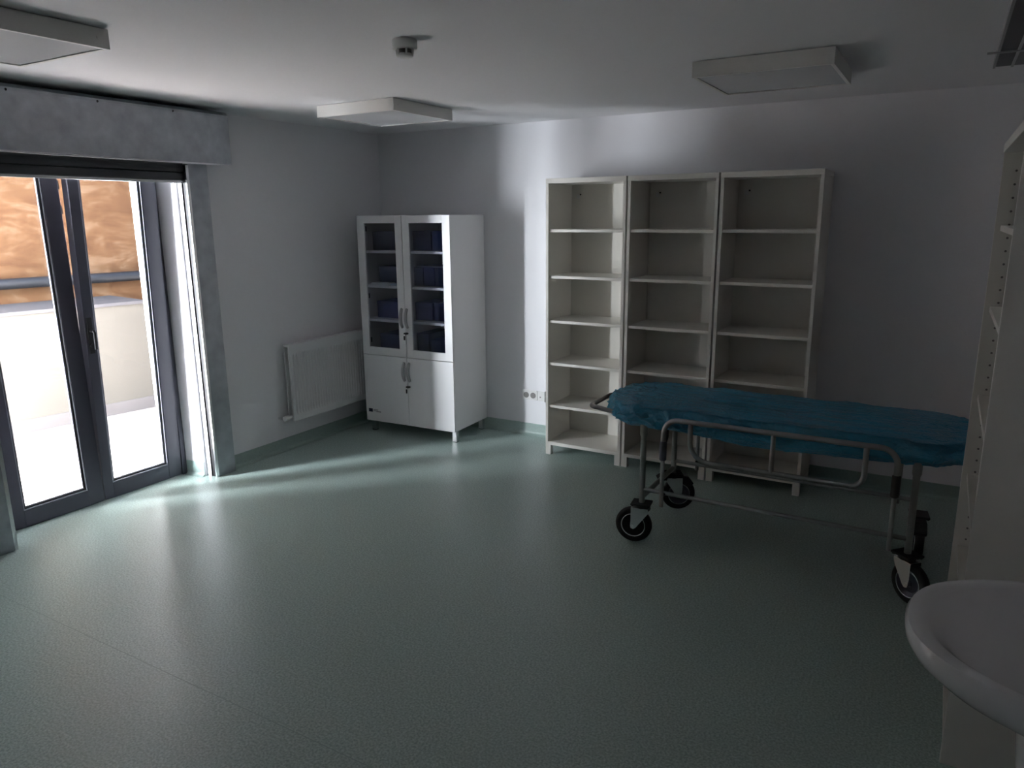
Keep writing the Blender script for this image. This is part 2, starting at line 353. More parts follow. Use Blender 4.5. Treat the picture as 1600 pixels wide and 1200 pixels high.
# door handle on the right leaf, keeps on the left leaf
m = MB(); m.box(0.0, 0.008, -2.567, -2.537, 0.95, 1.17); m.tube([(0.006, -2.552, 1.09), (0.045, -2.552, 1.09), (0.05, -2.552, 1.08), (0.05, -2.552, 0.98)], 0.009, 10)
m.lathe([(0.0, 0.0), (0.011, 0.0), (0.011, 0.014), (0, 0.014)], (0.004, -2.552, 1.0), 'x', 14)
m.build('handle', 'black', dr, smooth=True)
for z in (1.78, 1.92):
    MB().box(-0.03, -0.005, -2.583, -2.575, z, z+0.05).build('latch_keep', 'black', dl)
# fixed outer frame
m = MB(); m.box(-0.29, -0.205, -2.02, -1.9845, 0, 2.15); m.box(-0.29, -0.205, -3.1905, -3.152, 0, 2.15); m.box(-0.29, -0.23, -3.152, -2.02, 2.125, 2.15)
struct(m.build('door_3', 'frame', bevel=0.002), 'dark grey fixed frame around the two glass door leaves', 'door frame')

# ------------------------------------------------------------------ roller shutter
t = thing('roller_shutter', 'galvanised steel roller shutter housing and side guides around the glass door', 'roller shutter', (0, OY1, 0)); OFF = Vector((0, -OY1, 0)); MT = Matrix.Translation(OFF)
m = MB(); m.prism([(0.002, 2.095), (0.2, 2.088), (0.2, 2.388), (0.185, 2.408), (0.002, 2.408)], 'y', -3.62, -1.705)
hb = m.build('shutter_box', 'galv', t, bevel=0.002, M=MT)
MB().box(0.2, 0.2025, -3.6, -1.712, 2.372, 2.388).build('top_seam', 'galv', hb, M=MT)
MB().box(0.17, 0.206, -3.6, -1.80, 2.080, 2.089).build('bottom_lip', 'alu', hb, M=MT)
for y in (-3.02, -2.56, -2.10):
    MB().lathe([(0.0, 0), (0.007, 0), (0.005, 0.004), (0, 0.005)], (0.2005, y, 2.376), 'x', 12).build('rivet', 'dark', hb, M=MT)
def guide(y0, y1, inner, flip):
    s = -1 if flip else 1
    g = MB(); g.box(0.001, 0.055, min(y0, y1), max(y0, y1), 0, 2.09)
    o = g.build('guide_plate', 'galv', t, bevel=0.0015, M=MT)
    # u shaped channel the shutter runs in
    c = MB(); a = y0; b = inner
    lo, hi = min(a, b), max(a, b)
    c.box(-0.044, 0.0, lo, hi, 0, 2.08); c.cur = 1; c.box(0.040, 0.055, lo, hi, 0, 2.08)
    c.build('guide_channel', ['frame', 'alu'], o, M=MT)
    k = MB(); k.box(0.0, 0.040, lo+(0.008 if not flip else 0), hi-(0.008 if flip else 0), 0, 2.08); k.build('channel_slot', 'dark', o, M=MT)
guide(-1.925, -1.785, -1.944, False)
guide(-3.255, -3.40, -3.236, True)
m = MB()
for i in range(2):
    z0 = 1.987+i*0.05; m.prism([(0.006, z0), (0.018, z0+0.004), (0.024, z0+0.025), (0.018, z0+0.046), (0.006, z0+0.05)], 'y', -3.24, -1.935)
m.box(0.004, 0.02, -3.24, -1.935, 2.08, 2.12)
m.build('shutter_slats', 'slat', t, smooth=True, M=MT)
MB().box(0.002, 0.030, -3.24, -1.935, 1.970, 1.986).build('bottom_bar', 'alu', t, bevel=0.002, M=MT)

# ------------------------------------------------------------------ radiator
t = thing('radiator', 'white ribbed panel radiator on the left wall beside the glass cabinet', 'radiator', (0, -1.25, 0.2)); MT = Matrix.Translation((0, 1.25, -0.2))
Y0, Y1, Z0, Z1 = -1.245, -0.245, 0.235, 0.82
pts = []; nr = 33; pitch = (Y1-Y0-0.04)/nr
m = MB(); prof = [(0.098, Y0+0.02)]
for i in range(nr):
    a = Y0+0.02+i*pitch; prof += [(0.098, a+pitch*0.12), (0.086, a+pitch*0.34), (0.086, a+pitch*0.52), (0.098, a+pitch*0.74)]
prof.append((0.098, Y1-0.02))
zz = [(Z0+0.045, 0), (Z0+0.075, 1), (Z1-0.09, 1), (Z1-0.06, 0)]
vs = []; n = len(prof)
for z, f in zz:
    for x, y in prof: vs.append((0.098 if not f else x, y, z))
fs = [(i*n+k, i*n+k+1, (i+1)*n+k+1, (i+1)*n+k) for i in range(3) for k in range(n-1)]
m.add(vs, fs)
m.box(0.080, 0.098, Y0, Y1, Z0, Z0+0.045); m.box(0.080, 0.098, Y0, Y1, Z1-0.06, Z1); m.box(0.080, 0.098, Y0, Y0+0.02, Z0+0.045, Z1-0.06); m.box(0.080, 0.098, Y1-0.02, Y1, Z0+0.045, Z1-0.06)
m.build('front_panel', 'rad', t, bevel=0.0015, M=MT)
MB().box(0.028, 0.040, Y0+0.005, Y1-0.005, Z0+0.01, Z1-0.02).build('rear_panel', 'rad', t, bevel=0.004, M=MT)
m = MB(); m.box(0.042, 0.078, Y0+0.03, Y1-0.03, Z0+0.03, Z0+0.05)
for i in range(40): y = Y0+0.04+i*(Y1-Y0-0.08)/40; m.box(0.042, 0.078, y, y+0.002, Z0+0.05, Z1-0.05)
m.build('convector_fins', 'rad', t, M=MT)
MB().box(0.030, 0.097, Y0+0.004, Y1-0.004, Z1-0.012, Z1+0.004).build('top_grille', 'rad', t, bevel=0.002, M=MT)
m = MB(); m.tube([(0.063, Y0+0.02, Z0+0.03), (0.063, Y0-0.035, Z0+0.03)], 0.013, 14); m.lathe([(0, -0.022), (0.019, -0.022), (0.021, 0), (0.019, 0.022), (0, 0.022)], (0.063, Y0-0.045, Z0+0.03), 'y', 18)
v = m.build('valve', 'socket', t, smooth=True, M=MT)
MB().tube([(0.063, Y0-0.05, Z0+0.03), (0.03, Y0-0.06, Z0+0.028), (0.0, Y0-0.062, Z0+0.028)], 0.009, 12).build('supply_pipe', 'alu', v, smooth=True, M=MT)
for y in (Y0+0.15, Y1-0.15): MB().box(0.001, 0.030, y, y+0.03, Z0+0.05, Z1-0.08).build('wall_bracket', 'rad', t, M=MT)

# ------------------------------------------------------------------ glass cabinet
CW, CD, CT, CB = 0.872, 0.505, 1.762, 0.0925
cab = thing('glass_door_cabinet', 'tall white cabinet with two glass upper doors holding blue boxes, in the corner', 'cabinet', (1.069, -0.513, 0), 0.035)
m = MB(); T = 0.018
m.box(-CW, -CW+T, 0.020, CD, CB, CT); m.box(-T, 0, 0.020, CD, CB, CT); m.box(-CW+T, -T, 0.020, CD, CT-T, CT); m.box(-CW+T, -T, 0.020, CD, CB, CB+T); m.box(-CW+T, -T, CD-0.006, CD, CB+T, CT-T)
m.box(-CW+T, -T, 0.050, CD-0.008, 0.645, 0.663)
m.build('carcass', 'white', cab, bevel=0.0015)
m = MB(); m.box(-0.445, -0.427, 0.060, CD-0.01, 0.663, CT-T)
m.build('centre_partition', 'white', cab)
for zc in (1.482, 1.208, 0.936):
    MB().box(-CW+T, -0.445, 0.028, CD-0.01, zc-0.010, zc+0.010).build('shelf', 'white', cab, bevel=0.001)
    MB().box(-0.427, -T, 0.028, CD-0.01, zc-0.010, zc+0.010).build('shelf', 'white', cab, bevel=0.001)
SE = -0.436
def solid_door(u0, u1, z0, z1, label):
    o = MB().box(u0, u1, 0, 0.018, z0, z1).build('door', 'white', cab, bevel=0.0015); o['label'] = label; return o
def glass_door(u0, u1, z0, z1, g0, g1, h0, h1, label):
    m = MB(); m.box(u0, g0, 0, 0.018, z0, z1); m.box(g1, u1, 0, 0.018, z0, z1); m.box(g0, g1, 0, 0.018, z0, h0); m.box(g0, g1, 0, 0.018, h1, z1)
    o = m.build('door', 'white', cab, bevel=0.0012); o['label'] = label
    gw = (g1-g0)/2; gp = MB().box(-gw, gw, -0.001, 0.001, h0-0.002, h1+0.002).build('glass_pane', 'cabglass', o)
    gp.location = ((g0+g1)/2, 0.009, 0); gp.rotation_euler = (0, 0, -0.045)
    return o
d1 = glass_door(-CW, SE-0.002, 0.6572, CT, -0.802, -0.502, 0.720, 1.703, 'white framed glass door')
d2 = glass_door(SE+0.002, 0, 0.6572, CT, -0.370, -0.068, 0.720, 1.703, 'white framed glass door')
d3 = solid_door(-CW, SE-0.002, CB, 0.6528, 'plain white lower door')
d4 = solid_door(SE+0.002, 0, CB, 0.6528, 'plain white lower door')
def bow(par, u, z0, z1):
    pts = []
    for i in range(15):
        a = i/14; pts.append((u, -0.001-0.026*math.sin(PI*a)**0.7, z0+(z1-z0)*a))
    rr = [0.010+0.003*math.sin(PI*i/14) for i in range(15)]
    MB().tube(pts, rr, 10, flat=0.5).build('handle', 'grey', par, smooth=True)
bow(d1, -0.463, 0.895, 1.047); bow(d2, -0.414, 0.895, 1.047); bow(d3, -0.463, 0.463, 0.615); bow(d4, -0.412, 0.463, 0.615)
def lock(par, z):
    l = MB().lathe([(0, 0), (0.009, 0), (0.009, -0.006), (0, -0.006)], (SE+0.016, 0, z), 'y', 16).build('lock', 'alu', par, smooth=True)
    m = MB(); m.box(SE+0.0, SE+0.032, -0.030, -0.008, z-0.004, z+0.007); m.tube([(SE+0.016, -0.02, z), (SE+0.012, -0.024, z-0.012)], 0.002, 6)
    m.build('key', 'black', l, bevel=0.001)
    MB().box(SE-0.006, SE+0.008, -0.026, -0.020, z-0.052, z-0.018).build('key_fob', 'black', l, bevel=0.003)
lock(d2, 0.852); lock(d4, 0.420)
MB().box(-0.846, -0.806, -0.0012, 0.0, 0.167, 0.195).build('blue_label', 'navylogo', d3)
m = MB(); m.box(-0.798, -0.752, -0.001, 0, 0.184, 0.189); m.box(-0.798, -0.722, -0.001, 0, 0.176, 0.179); m.box(-0.770, -0.722, -0.001, 0, 0.170, 0.173)
m.build('label_print', 'print', d3)
for zz_ in (1.66, 1.13, 0.77):
    MB().box(-CW+T, -CW+T+0.045, 0.022, 0.045, zz_-0.02, zz_+0.02).build('hinge', 'dark', cab, bevel=0.003)
for u, v_ in ((-0.044, 0.03), (-CW+0.03, 0.03), (-0.05, CD-0.06), (-CW+0.03, CD-0.06)):
    m = MB(); m.box(u, u+0.038, v_, v_+0.038, 0.004, CB); f = m.build('leg', 'alu', cab, bevel=0.002)
    MB().box(u+0.002, u+0.036, v_+0.002, v_+0.036, 0, 0.004).build('foot_pad', 'dark', f)

# contents of the cabinet : things of their own
CM = cab.matrix_basis.copy()
rzc = Matrix.Rotation(0.035, 4, 'Z'); CO = Vector((1.069, -0.513, 0))
def cw(u, v_, z): return CO+rzc @ Vector((u, v_, z))
boxes = [(-0.815, -0.515, 1.492, 0.145, 'navy2', 'wide dark blue document box on the top shelf behind the left glass door'),
 (-0.765, -0.475, 1.218, 0.145, 'navy2', 'wide dark blue document box behind the papers, second shelf of the cabinet'),
 (-0.800, -0.480, 0.946, 0.135, 'navy', 'wide blue document box on the third shelf behind the left glass door'),
 (-0.785, -0.485, 0.663, 0.150, 'navy2', 'wide blue document box at the bottom behind the left glass door'),
 (-0.420, -0.250, 1.492, 0.150, 'navy2', 'dark document box, left of the pair on the top shelf behind the right glass door'),
 (-0.240, -0.050, 1.492, 0.148, 'navy', 'blue document box, right of the pair on the top shelf behind the right glass door'),
 (-0.422, -0.335, 1.218, 0.145, 'navy2', 'leftmost of the three blue boxes on the second shelf behind the right glass door'),
 (-0.328, -0.232, 1.218, 0.145, 'navy', 'middle of the three blue boxes on the second shelf behind the right glass door'),
 (-0.222, -0.060, 1.218, 0.145, 'navy2', 'rightmost of three boxes on the second shelf behind the right glass door'),
 (-0.420, -0.258, 0.946, 0.140, 'navy', 'blue document box, left of the pair on the third shelf, right glass door'),
 (-0.240, -0.055, 0.946, 0.145, 'navy', 'blue document box, right of the pair on the third shelf, right glass door'),
 (-0.415, -0.300, 0.663, 0.175, 'navy2', 'taller dark blue box at the bottom behind the right glass door'),
 (-0.285, -0.055, 0.663, 0.130, 'navy', 'shorter blue box at the bottom right corner behind the right glass door')]
for (u0, u1, z0, h, mt, lb) in boxes:
    e = thing('document_box', lb, 'box', cw((u0+u1)/2, 0.12, z0), 0.035, 'blue document boxes in the glass cabinet')
    w2 = (u1-u0)/2
    MB().box(-w2, w2, 0.0, 0.30, 0.0, h-0.03).build('box_body', mt, e, bevel=0.002)
    MB().box(-w2-0.0015, w2+0.0015, -0.0015, 0.3015, h-0.032, h).build('lid', mt, e, bevel=0.002)
def paper(name, lb, u0, u1, v0, v1, z0, z1, rz, mt, cat):
    c = cw((u0+u1)/2, (v0+v1)/2, z0); e = thing(name, lb, cat, c, 0.035+rz)
    m = MB(); n_ = 4; hh = (z1-z0)/n_
    for i in range(n_):
        j = random.uniform(-0.003, 0.003); m.box(-(u1-u0)/2+j, (u1-u0)/2+j, -(v1-v0)/2, (v1-v0)/2, i*hh, (i+0.92)*hh)
    m.build('sheets', mt, e); return e
paper('paper_stack', 'stack of white papers lying behind the left glass door on the second shelf', -0.780, -0.600, 0.035, 0.115, 1.2185, 1.238, 0.02, 'paper', 'papers')
paper('booklet', 'pale booklet beside the stack of white papers in the cabinet', -0.594, -0.530, 0.035, 0.115, 1.2185, 1.233, 0.0, 'bluep', 'booklet')
paper('folder', 'pale folder lying flat across the three blue boxes behind the right glass door', -0.415, -0.075, 0.14, 0.36, 1.3635, 1.373, 0.0, 'bluep', 'folder')

# ------------------------------------------------------------------ shelf units
def shelf_unit(w_, label, group=None, heights=(1.645, 1.322, 1.002, 0.690, 0.370), D=0.385, holes=False, plinth=False):
    e = thing('shelf_unit', label, 'shelf unit', group=group); P = 0.02; hh = 2.0
    for side in (0, 1):
        m = MB(); x0 = 0 if side == 0 else w_-P
        m.box(x0, x0+P, -D, 0, 0.0 if plinth else 0.075, hh-0.0335)
        if holes and side == holes-1:
            m.cur = 1; xf = P if side == 0 else w_-P; s_ = 1 if side == 0 else -1
            for d_ in (0.045, 0.31):
                z = 0.25
                while z < 1.92:
                    m.lathe([(0.0, 0.0006*s_), (0.0055, 0.0006*s_)], (xf, -D+d_, z), 'x', 8); z += 0.05
        m.build('side_panel', ['cream', 'hole'], e, bevel=0.001)
    MB().box(0, w_, -D-0.004, 0, hh-0.033, hh).build('top_panel', 'cream', e, bevel=0.0015)
    MB().box(P, w_-P, -D, -0.005, 0.075, 0.100).build('bottom_panel', 'cream', e, bevel=0.0015)
    bk = MB().box(P, w_-P, -0.012, -0.004, 0.10, hh-0.033).build('back_panel', 'creamback', e)
    for z in heights:
        MB().box(P+0.001, w_-P-0.001, -D+0.018, -0.013, z-0.010, z+0.010).build('shelf', 'cream', e, bevel=0.0012)
    if plinth: MB().box(P, w_-P, -D+0.03, -D+0.048, 0, 0.075).build('plinth', 'cream', e, bevel=0.001)
    for x0, y0 in () if plinth else ((0.0, -D), (w_-0.042, -D), (0.0, -0.06), (w_-0.042, -0.06)):
        MB().box(x0, x0+0.042, y0, y0+0.042, 0, 0.075).build('leg', 'cream', e, bevel=0.001)
    m = MB(); m.box(0.062, 0.086, -0.0135, -0.012, hh-0.128, hh-0.10); m.cur = 1; m.lathe([(0, -0.0145), (0.006, -0.0145), (0.006, -0.012)], (0.092, 0, hh-0.102), 'y', 14)
    m.build('wall_fixing', ['socket', 'dark'], bk)
    return e
U0 = 1.808
labels = ['empty tall white open shelf unit nearest the glass cabinet, left of three', 'empty tall white open shelf unit in the middle of the three on the back wall', 'empty tall white open shelf unit, right of three, partly behind the stretcher']
g = 'three empty shelf units against the back wall'
su = shelf_unit(0.594, labels[0], g); su.location = (U0, -0.005, 0)
for i in (1, 2):
    c = copy_tree(su); c['label'] = labels[i]; c.location = (U0+i*0.606, -0.005, 0)
ru = shelf_unit(1.0, 'tall white open shelf unit seen end on beside the washbasin at the right wall', None, (1.687, 1.375, 1.015, 0.68, 0.36), D=0.380, holes=1, plinth=True)
# the open side looks to -x local x runs along +y and the front looks to -x
ru.rotation_euler = (0, 0, -PI/2); ru.location = (4.796, -1.62, 0)

# ------------------------------------------------------------------ stretcher
st = thing('stretcher_trolley', 'steel hospital stretcher trolley on rubber wheels with raised side rails', 'stretcher', (3.61, -1.235, 0)); SO = Vector((3.61, -1.235, 0)); MT = Matrix.Translation(-SO)
YN, YB = -1.505, -0.965; XL, XRr = 2.976, 4.253
# deck
m = MB(); dk = [Vector((2.80, YN, 0.665)), Vector((4.46, YN, 0.665)), Vector((4.46, YB, 0.665)), Vector((2.80, YB, 0.665))]
m.tube([(2.93, YN+0.02, 0.672), (4.33, YN+0.02, 0.672)], 0.016, 12); m.tube([(2.93, YB-0.02, 0.672), (4.33, YB-0.02, 0.672)], 0.016, 12)
for x in (2.93, 3.2, 3.63, 4.05, 4.33): m.tube([(x, YN+0.02, 0.672), (x, YB-0.02, 0.672)], 0.014, 12)
dkf = m.build('deck_frame', 'steel', st, smooth=True, M=MT)
MB().box(2.86, 4.38, YN+0.06, YB-0.06, 0.686, 0.692).build('deck_plate', 'steel', st, M=MT)
m = MB(); nseg = 10; poly = []
cx0, cx1, cyc, hw, rr_ = 2.80, 4.44, -1.235, 0.255, 0.2
for (cx, cy, a0) in ((cx1-rr_, cyc+hw-rr_, 0), (cx0+rr_, cyc+hw-rr_, PI/2), (cx0+rr_, cyc-hw+rr_, PI), (cx1-rr_, cyc-hw+rr_, 1.5*PI)):
    for i in range(nseg+1): a = a0+PI/2*i/nseg; poly.append((cx+rr_*math.cos(a), cy+rr_*math.sin(a)))
m.prism(poly, 'z', 0.693, 0.756).build('mattress', 'matt', st, smooth=True, bevel=0.02, M=MT)
for x in (XL, XRr):
    for y in (YN, YB):
        lg = MB().tube([(x, y, 0.225), (x, y, 0.60), (x, y, 0.615), (x, y, 0.67)], [0.0155, 0.0155, 0.020, 0.020], 14).build('leg', 'steel', st, smooth=True, M=MT)
for y in (YN, YB):
    MB().tube([(XL, y, 0.307), (XRr, y, 0.300)], 0.011, 12).build('long_bar', 'steel', st, smooth=True, M=MT)
for x in (XL, XRr):
    MB().tube([(x, YN, 0.262), (x, YB, 0.262)], 0.014, 12).build('cross_bar', 'steel', st, smooth=True, M=MT)
# side rails
def rail(y, nm):
    r_ = 0.075; top = 0.728; e = []
    xa, xb = 3.102, 4.176
    pts = [Vector((xa, y, 0.60)), Vector((xa, y, top-r_))]+[p for p in arc((xa+r_, y, top-r_), r_, PI, PI/2, 8)]+arc((xb-r_, y, top-r_), r_, PI/2, 0, 8)+[Vector((xb, y, 0.60))]
    R0 = MB().tube(pts, 0.0135, 12).build('side_rail', 'steel', st, smooth=True, M=MT)
    x0, x1, zl = 3.240, 4.046, 0.528; r2 = 0.10; r3 = 0.06
    pts = [Vector((x0, y, top-0.005)), Vector((x0, y, zl+r2))]+arc((x0+r2, y, zl+r2), r2, PI, 1.5*PI, 8)+arc((x1-r3, y, zl+r3), r3, -PI/2, 0, 8)+[Vector((x1, y, top-0.005))]
    MB().tube(pts, 0.0125, 12).build('lower_loop', 'steel', R0, smooth=True, M=MT)
    MB().tube([(3.642, y, top-0.004), (3.642, y, zl)], 0.0115, 12).build('upright', 'steel', R0, smooth=True, M=MT)
    for x in (xa, xb):
        MB().tube([(x, y, 0.25), (x, y, 0.60)], 0.0105, 12).build('rail_post', 'steel', R0, smooth=True, M=MT)
        MB().tube([(x, y, 0.505), (x, y, 0.51), (x, y, 0.605), (x, y, 0.61)], [0.0135, 0.0185, 0.0185, 0.0145], 14).build('post_sleeve', 'frame' if x == xa else 'black', R0, smooth=True, M=MT)
    d_ = 0.055 if y < -1.2 else -0.055
    for x in (xa, xb): MB().tube([(x, y, 0.565), (x, y+d_*0.9, 0.62), (x, y+d_, 0.66)], 0.010, 8).build('rail_bracket', 'black', R0, smooth=True, M=MT)
    for x in (xa, xb): MB().tube([(x, y, 0.305), (x, y+d_, 0.303)], 0.008, 8).build('rail_link', 'black', R0, smooth=True, M=MT)
rail(-1.56, 'near'); rail(-0.91, 'far')
# end handles
def endloop(x0, x1):
    r_ = 0.045; s = 1 if x1 > x0 else -1; ya, yb = -1.40, -1.07; z = 0.70
    pts = [Vector((x0, ya, z-0.02)), Vector((x1-s*r_, ya, z))]
    for i in range(1, 8): a = PI/2*i/7; pts.append(Vector((x1-s*r_+s*r_*math.sin(a), ya+r_-r_*math.cos(a), z)))
    for i in range(0, 7): a = PI/2*i/7; pts.append(Vector((x1-s*r_+s*r_*math.cos(a), yb-r_+r_*math.sin(a), z)))
    pts += [Vector((x1-s*r_, yb, z)), Vector((x0, yb, z-0.02))]
    MB().tube(pts, 0.013, 12).build('push_handle', 'steel', st, smooth=True, M=MT)
endloop(2.80, 2.612); endloop(4.46, 4.60)
# casters
def caster(x, y, ang, off, lock_=False):
    C0 = Matrix.Translation(Vector((x, y, 0))-SO) @ Matrix.Rotation(ang, 4, 'Z')
    m = MB(); m.box(-0.052, 0.052, -0.045, 0.045, 0.222, 0.232)
    for bx in (-0.042, 0.042):
        for by in (-0.036, 0.036): m.lathe([(0, 0), (0.008, 0), (0.008, 0.016), (0, 0.016)], (bx, by, 0.216), 'z', 6)
    m.lathe([(0.0, 0.205), (0.036, 0.205), (0.040, 0.222), (0.0, 0.222)], (0, 0, 0), 'z', 20)
    pl = m.build('caster_plate', 'black', st, smooth=False, bevel=0.001, M=C0)
    f = MB(); wx = -off
    for sy in (-1, 1):
        yy = sy*0.031
        vs = [(-0.052, 0.206), (0.040, 0.206), (0.046, 0.186), (wx+0.016, 0.090), (wx+0.004, 0.082), (wx-0.010, 0.086), (wx-0.014, 0.10), (-0.052, 0.13)]
        f.prism([(a, b) for a, b in vs], 'y', yy-0.0015, yy+0.0015)
    f.box(-0.052, 0.040, -0.031, 0.031, 0.202, 0.206)
    f.lathe([(0, -0.034), (0.009, -0.034), (0.009, 0.034), (0, 0.034)], (wx, 0, 0.1), 'y', 12)
    f.build('fork', 'alu', pl, bevel=0.0008, M=C0)
    t_ = MB(); c = (wx, 0, 0.1)
    prof = [(0.062, -0.016), (0.075, -0.020), (0.088, -0.020), (0.096, -0.014), (0.0995, -0.006), (0.0995, 0.006), (0.096, 0.014), (0.088, 0.020), (0.075, 0.020), (0.062, 0.016)]
    t_.lathe(prof+[prof[0]], c, 'y', 40); 
    tr = t_.build('tyre', 'tyre', pl, smooth=True, M=C0)
    h = MB(); h.lathe([(0, -0.020), (0.014, -0.020), (0.018, -0.008), (0.045, -0.004), (0.058, -0.014), (0.064, -0.018), (0.0655, -0.014), (0.0655, 0.014), (0.064, 0.018), (0.058, 0.014), (0.045, 0.004), (0.018, 0.008), (0.014, 0.020), (0, 0.020)], c, 'y', 32)
    h.build('hub', 'frame', pl, smooth=True, M=C0)
    g_ = MB()
    for yy in (-0.019, 0.019): g_.tube([Vector(c)+Vector((0.064*math.cos(2*PI*k/32), yy, 0.064*math.sin(2*PI*k/32))) for k in range(32)], 0.0028, 8, closed=True)
    g_.build('rim_ring', 'alu', pl, smooth=True, M=C0)
    if lock_:
        MB().prism([(wx-0.085, 0.17), (wx-0.05, 0.215), (0.07, 0.222), (0.10, 0.205), (0.09, 0.185), (0.0, 0.196), (wx-0.07, 0.150)], 'y', -0.030, 0.030).build('brake_pedal', 'black', pl, bevel=0.004, M=C0)
caster(XL, YN, math.radians(8), 0.040)
caster(XL, YB, math.radians(-150), 0.035, True)
caster(XRr, YN, math.radians(138), 0.035)
caster(XRr+0.03, YB, math.radians(98), 0.035, True)

# blue film sheet over the mattress
def film():
    L0, L1, cy, hw = 2.720, 4.515, -1.235, 0.300; r = 0.27
    NC = 760; cont = []
    segs = []
    # perimeter as rounded rectangle, sampled evenly
    pts = []
    for (cx, cyy, a0) in ((L1-r, cy+hw-r, 0), (L0+r, cy+hw-r, PI/2), (L0+r, cy-hw+r, PI), (L1-r, cy-hw+r, 1.5*PI)):
        for i in range(25): a = a0+PI/2*i/24; pts.append(Vector((cx+r*math.cos(a), cyy+r*math.sin(a))))
    pts.append(pts[0].copy()); Ls = [0]
    for a, b in zip(pts, pts[1:]): Ls.append(Ls[-1]+(b-a).length)
    k = 0
    for i in range(NC):
        s_ = Ls[-1]*i/NC
        while Ls[k+1] < s_: k += 1
        f = (s_-Ls[k])/max(1e-9, Ls[k+1]-Ls[k]); cont.append(pts[k].lerp(pts[k+1], f))
    cont_n = []
    for i in range(NC):
        tt = cont[(i+1) % NC]-cont[i-1]; cont_n.append(Vector((tt.y, -tt.x)).normalized())
    NT, NS = 34, 44; V = []; F = []
    def inner(p, f):       # towards the spine of the mattress
        sx = min(max(p.x, L0+hw*0.95), L1-hw*0.95); return Vector((sx+(p.x-sx)*f, cy+(p.y-cy)*f))
    def ridged(v): return max(0.0, 1-abs(noise.noise(v))*2.6)**1.6
    for i in range(NC):
        p = cont[i]; n_ = cont_n[i]; sarc = Ls[-1]*i/NC
        xf = (p.x-L0)/(L1-L0)
        hem = 0.657-0.026*math.exp(-((xf-0.52)/0.24)**2)+0.010*noise.noise(Vector((p.x*3, p.y*3, 0)))
        hem += 0.012*max(0, (xf-0.75)/0.25)
        for j in range(NT+NS+1):
            f = min(1.0, j/NT)
            if j <= NT:
                q = inner(p, f); z = 0.778+0.012*(1-f*f); nrm = Vector((0, 0, 1)); g = 0
            else:
                g = (j-NT)/NS
                if g < 0.22:
                    a = g/0.22*PI/2; off = 0.032*math.sin(a); z = 0.746+0.032*math.cos(a); nrm = Vector((n_.x*math.sin(a), n_.y*math.sin(a), math.cos(a)))
                else:
                    h = (g-0.22)/0.78; z = 0.746+(hem-0.746)*h; off = 0.032+0.006*math.sin(PI*h)-0.030*max(0, h-0.7)/0.3; nrm = Vector((n_.x, n_.y, 0))
                q = p+n_*(off-0.030)
            P = Vector((q.x, q.y, z)); ew = 0.34+0.66*math.exp(-((q.x-L0)/0.55)**2)+0.35*math.exp(-((q.x-L1)/0.25)**2)
            # long lengthwise creases, then crumples that grow towards the ends and the sides
            w1 = ridged(Vector((P.x*1.5, P.y*9+P.z*9, 1.0))); w2 = ridged(Vector((P.x*3.4+P.z*5, P.y*20+P.z*14, 4.0)))
            c1 = ridged(Vector((P.x*6+P.z*7, P.y*6-P.z*5, P.z*13+2.0))); c2 = ridged(Vector((P.x*19-P.z*14, P.y*17, P.z*26+7.0)))
            sd = 0.30+0.70*min(1, g*2.2)
            d_ = 0.0085*w1+0.0050*w2+ew*sd*(0.030*c1+0.016*c2)
            P += nrm*(d_-0.013)
            V.append(tuple(P))
    W = NT+NS+1
    for i in range(NC):
        a = i; b = (i+1) % NC
        for j in range(W-1): F.append((a*W+j, b*W+j, b*W+j+1, a*W+j+1))
    # shift inner ring to spine start closes the top
    m = MB(); m.add(V, F)
    o = m.build('disposable_sheet', 'sheet', smooth=True)
    for p in o.data.polygons: p.use_smooth = True
    return o
fs_ = film(); tag(fs_, 'crinkled blue plastic sheet wrapped over the stretcher mattress', 'plastic sheet')

# ------------------------------------------------------------------ washbasin
sk = thing('washbasin', 'white ceramic pedestal washbasin in the lower right corner', 'washbasin', (4.797, -3.29, 0))
def dshape(a, b, n=48, e=2.4):
    out = []
    for i in range(n+1):
        th = PI*i/n; c_, s_ = math.cos(th), math.sin(th)
        out.append((-a*abs(s_)**(2/e), b*math.copysign(abs(c_)**(2/e), c_)))
    return out
rings = [(0.20, 0.13, 0.66), (0.30, 0.19, 0.685), (0.40, 0.245, 0.72), (0.475, 0.285, 0.755), (0.515, 0.312, 0.79), (0.528, 0.321, 0.815), (0.530, 0.322, 0.835), (0.524, 0.318, 0.847), (0.512, 0.309, 0.851), (0.495, 0.297, 0.850), (0.480, 0.286, 0.842),
         (0.45, 0.265, 0.815), (0.41, 0.235, 0.775), (0.34, 0.185, 0.735), (0.22, 0.10, 0.715), (0.12, 0.02, 0.712)]
m = MB(); ns = 49; vs = []
for k, (a, b, z) in enumerate(rings):
    shelf = 0.0 if k < 10 else -0.13       # inside bowl stops before the tap ledge
    for (x, y) in dshape(a, b): vs.append((min(x, shelf) if k >= 10 else x, y, z))
fcs = [(i*ns+k, i*ns+k+1, (i+1)*ns+k+1, (i+1)*ns+k) for i in range(len(rings)-1) for k in range(ns-1)]
fcs += [(i*ns+ns-1, i*ns, (i+1)*ns, (i+1)*ns+ns-1) for i in range(len(rings)-1)]
fcs.append(tuple(range(ns))); fcs.append(tuple((len(rings)-1)*ns+k for k in range(ns)))
m.add(vs, fcs).build('basin', 'ceram', sk, smooth=True)
m = MB(); prof = [(0.115, 0.0), (0.118, 0.03), (0.098, 0.10), (0.088, 0.30), (0.090, 0.50), (0.105, 0.62), (0.13, 0.70)]
m.lathe(prof, (-0.185, 0, 0), 'z', 36).build('pedestal', 'ceram', sk, smooth=True)

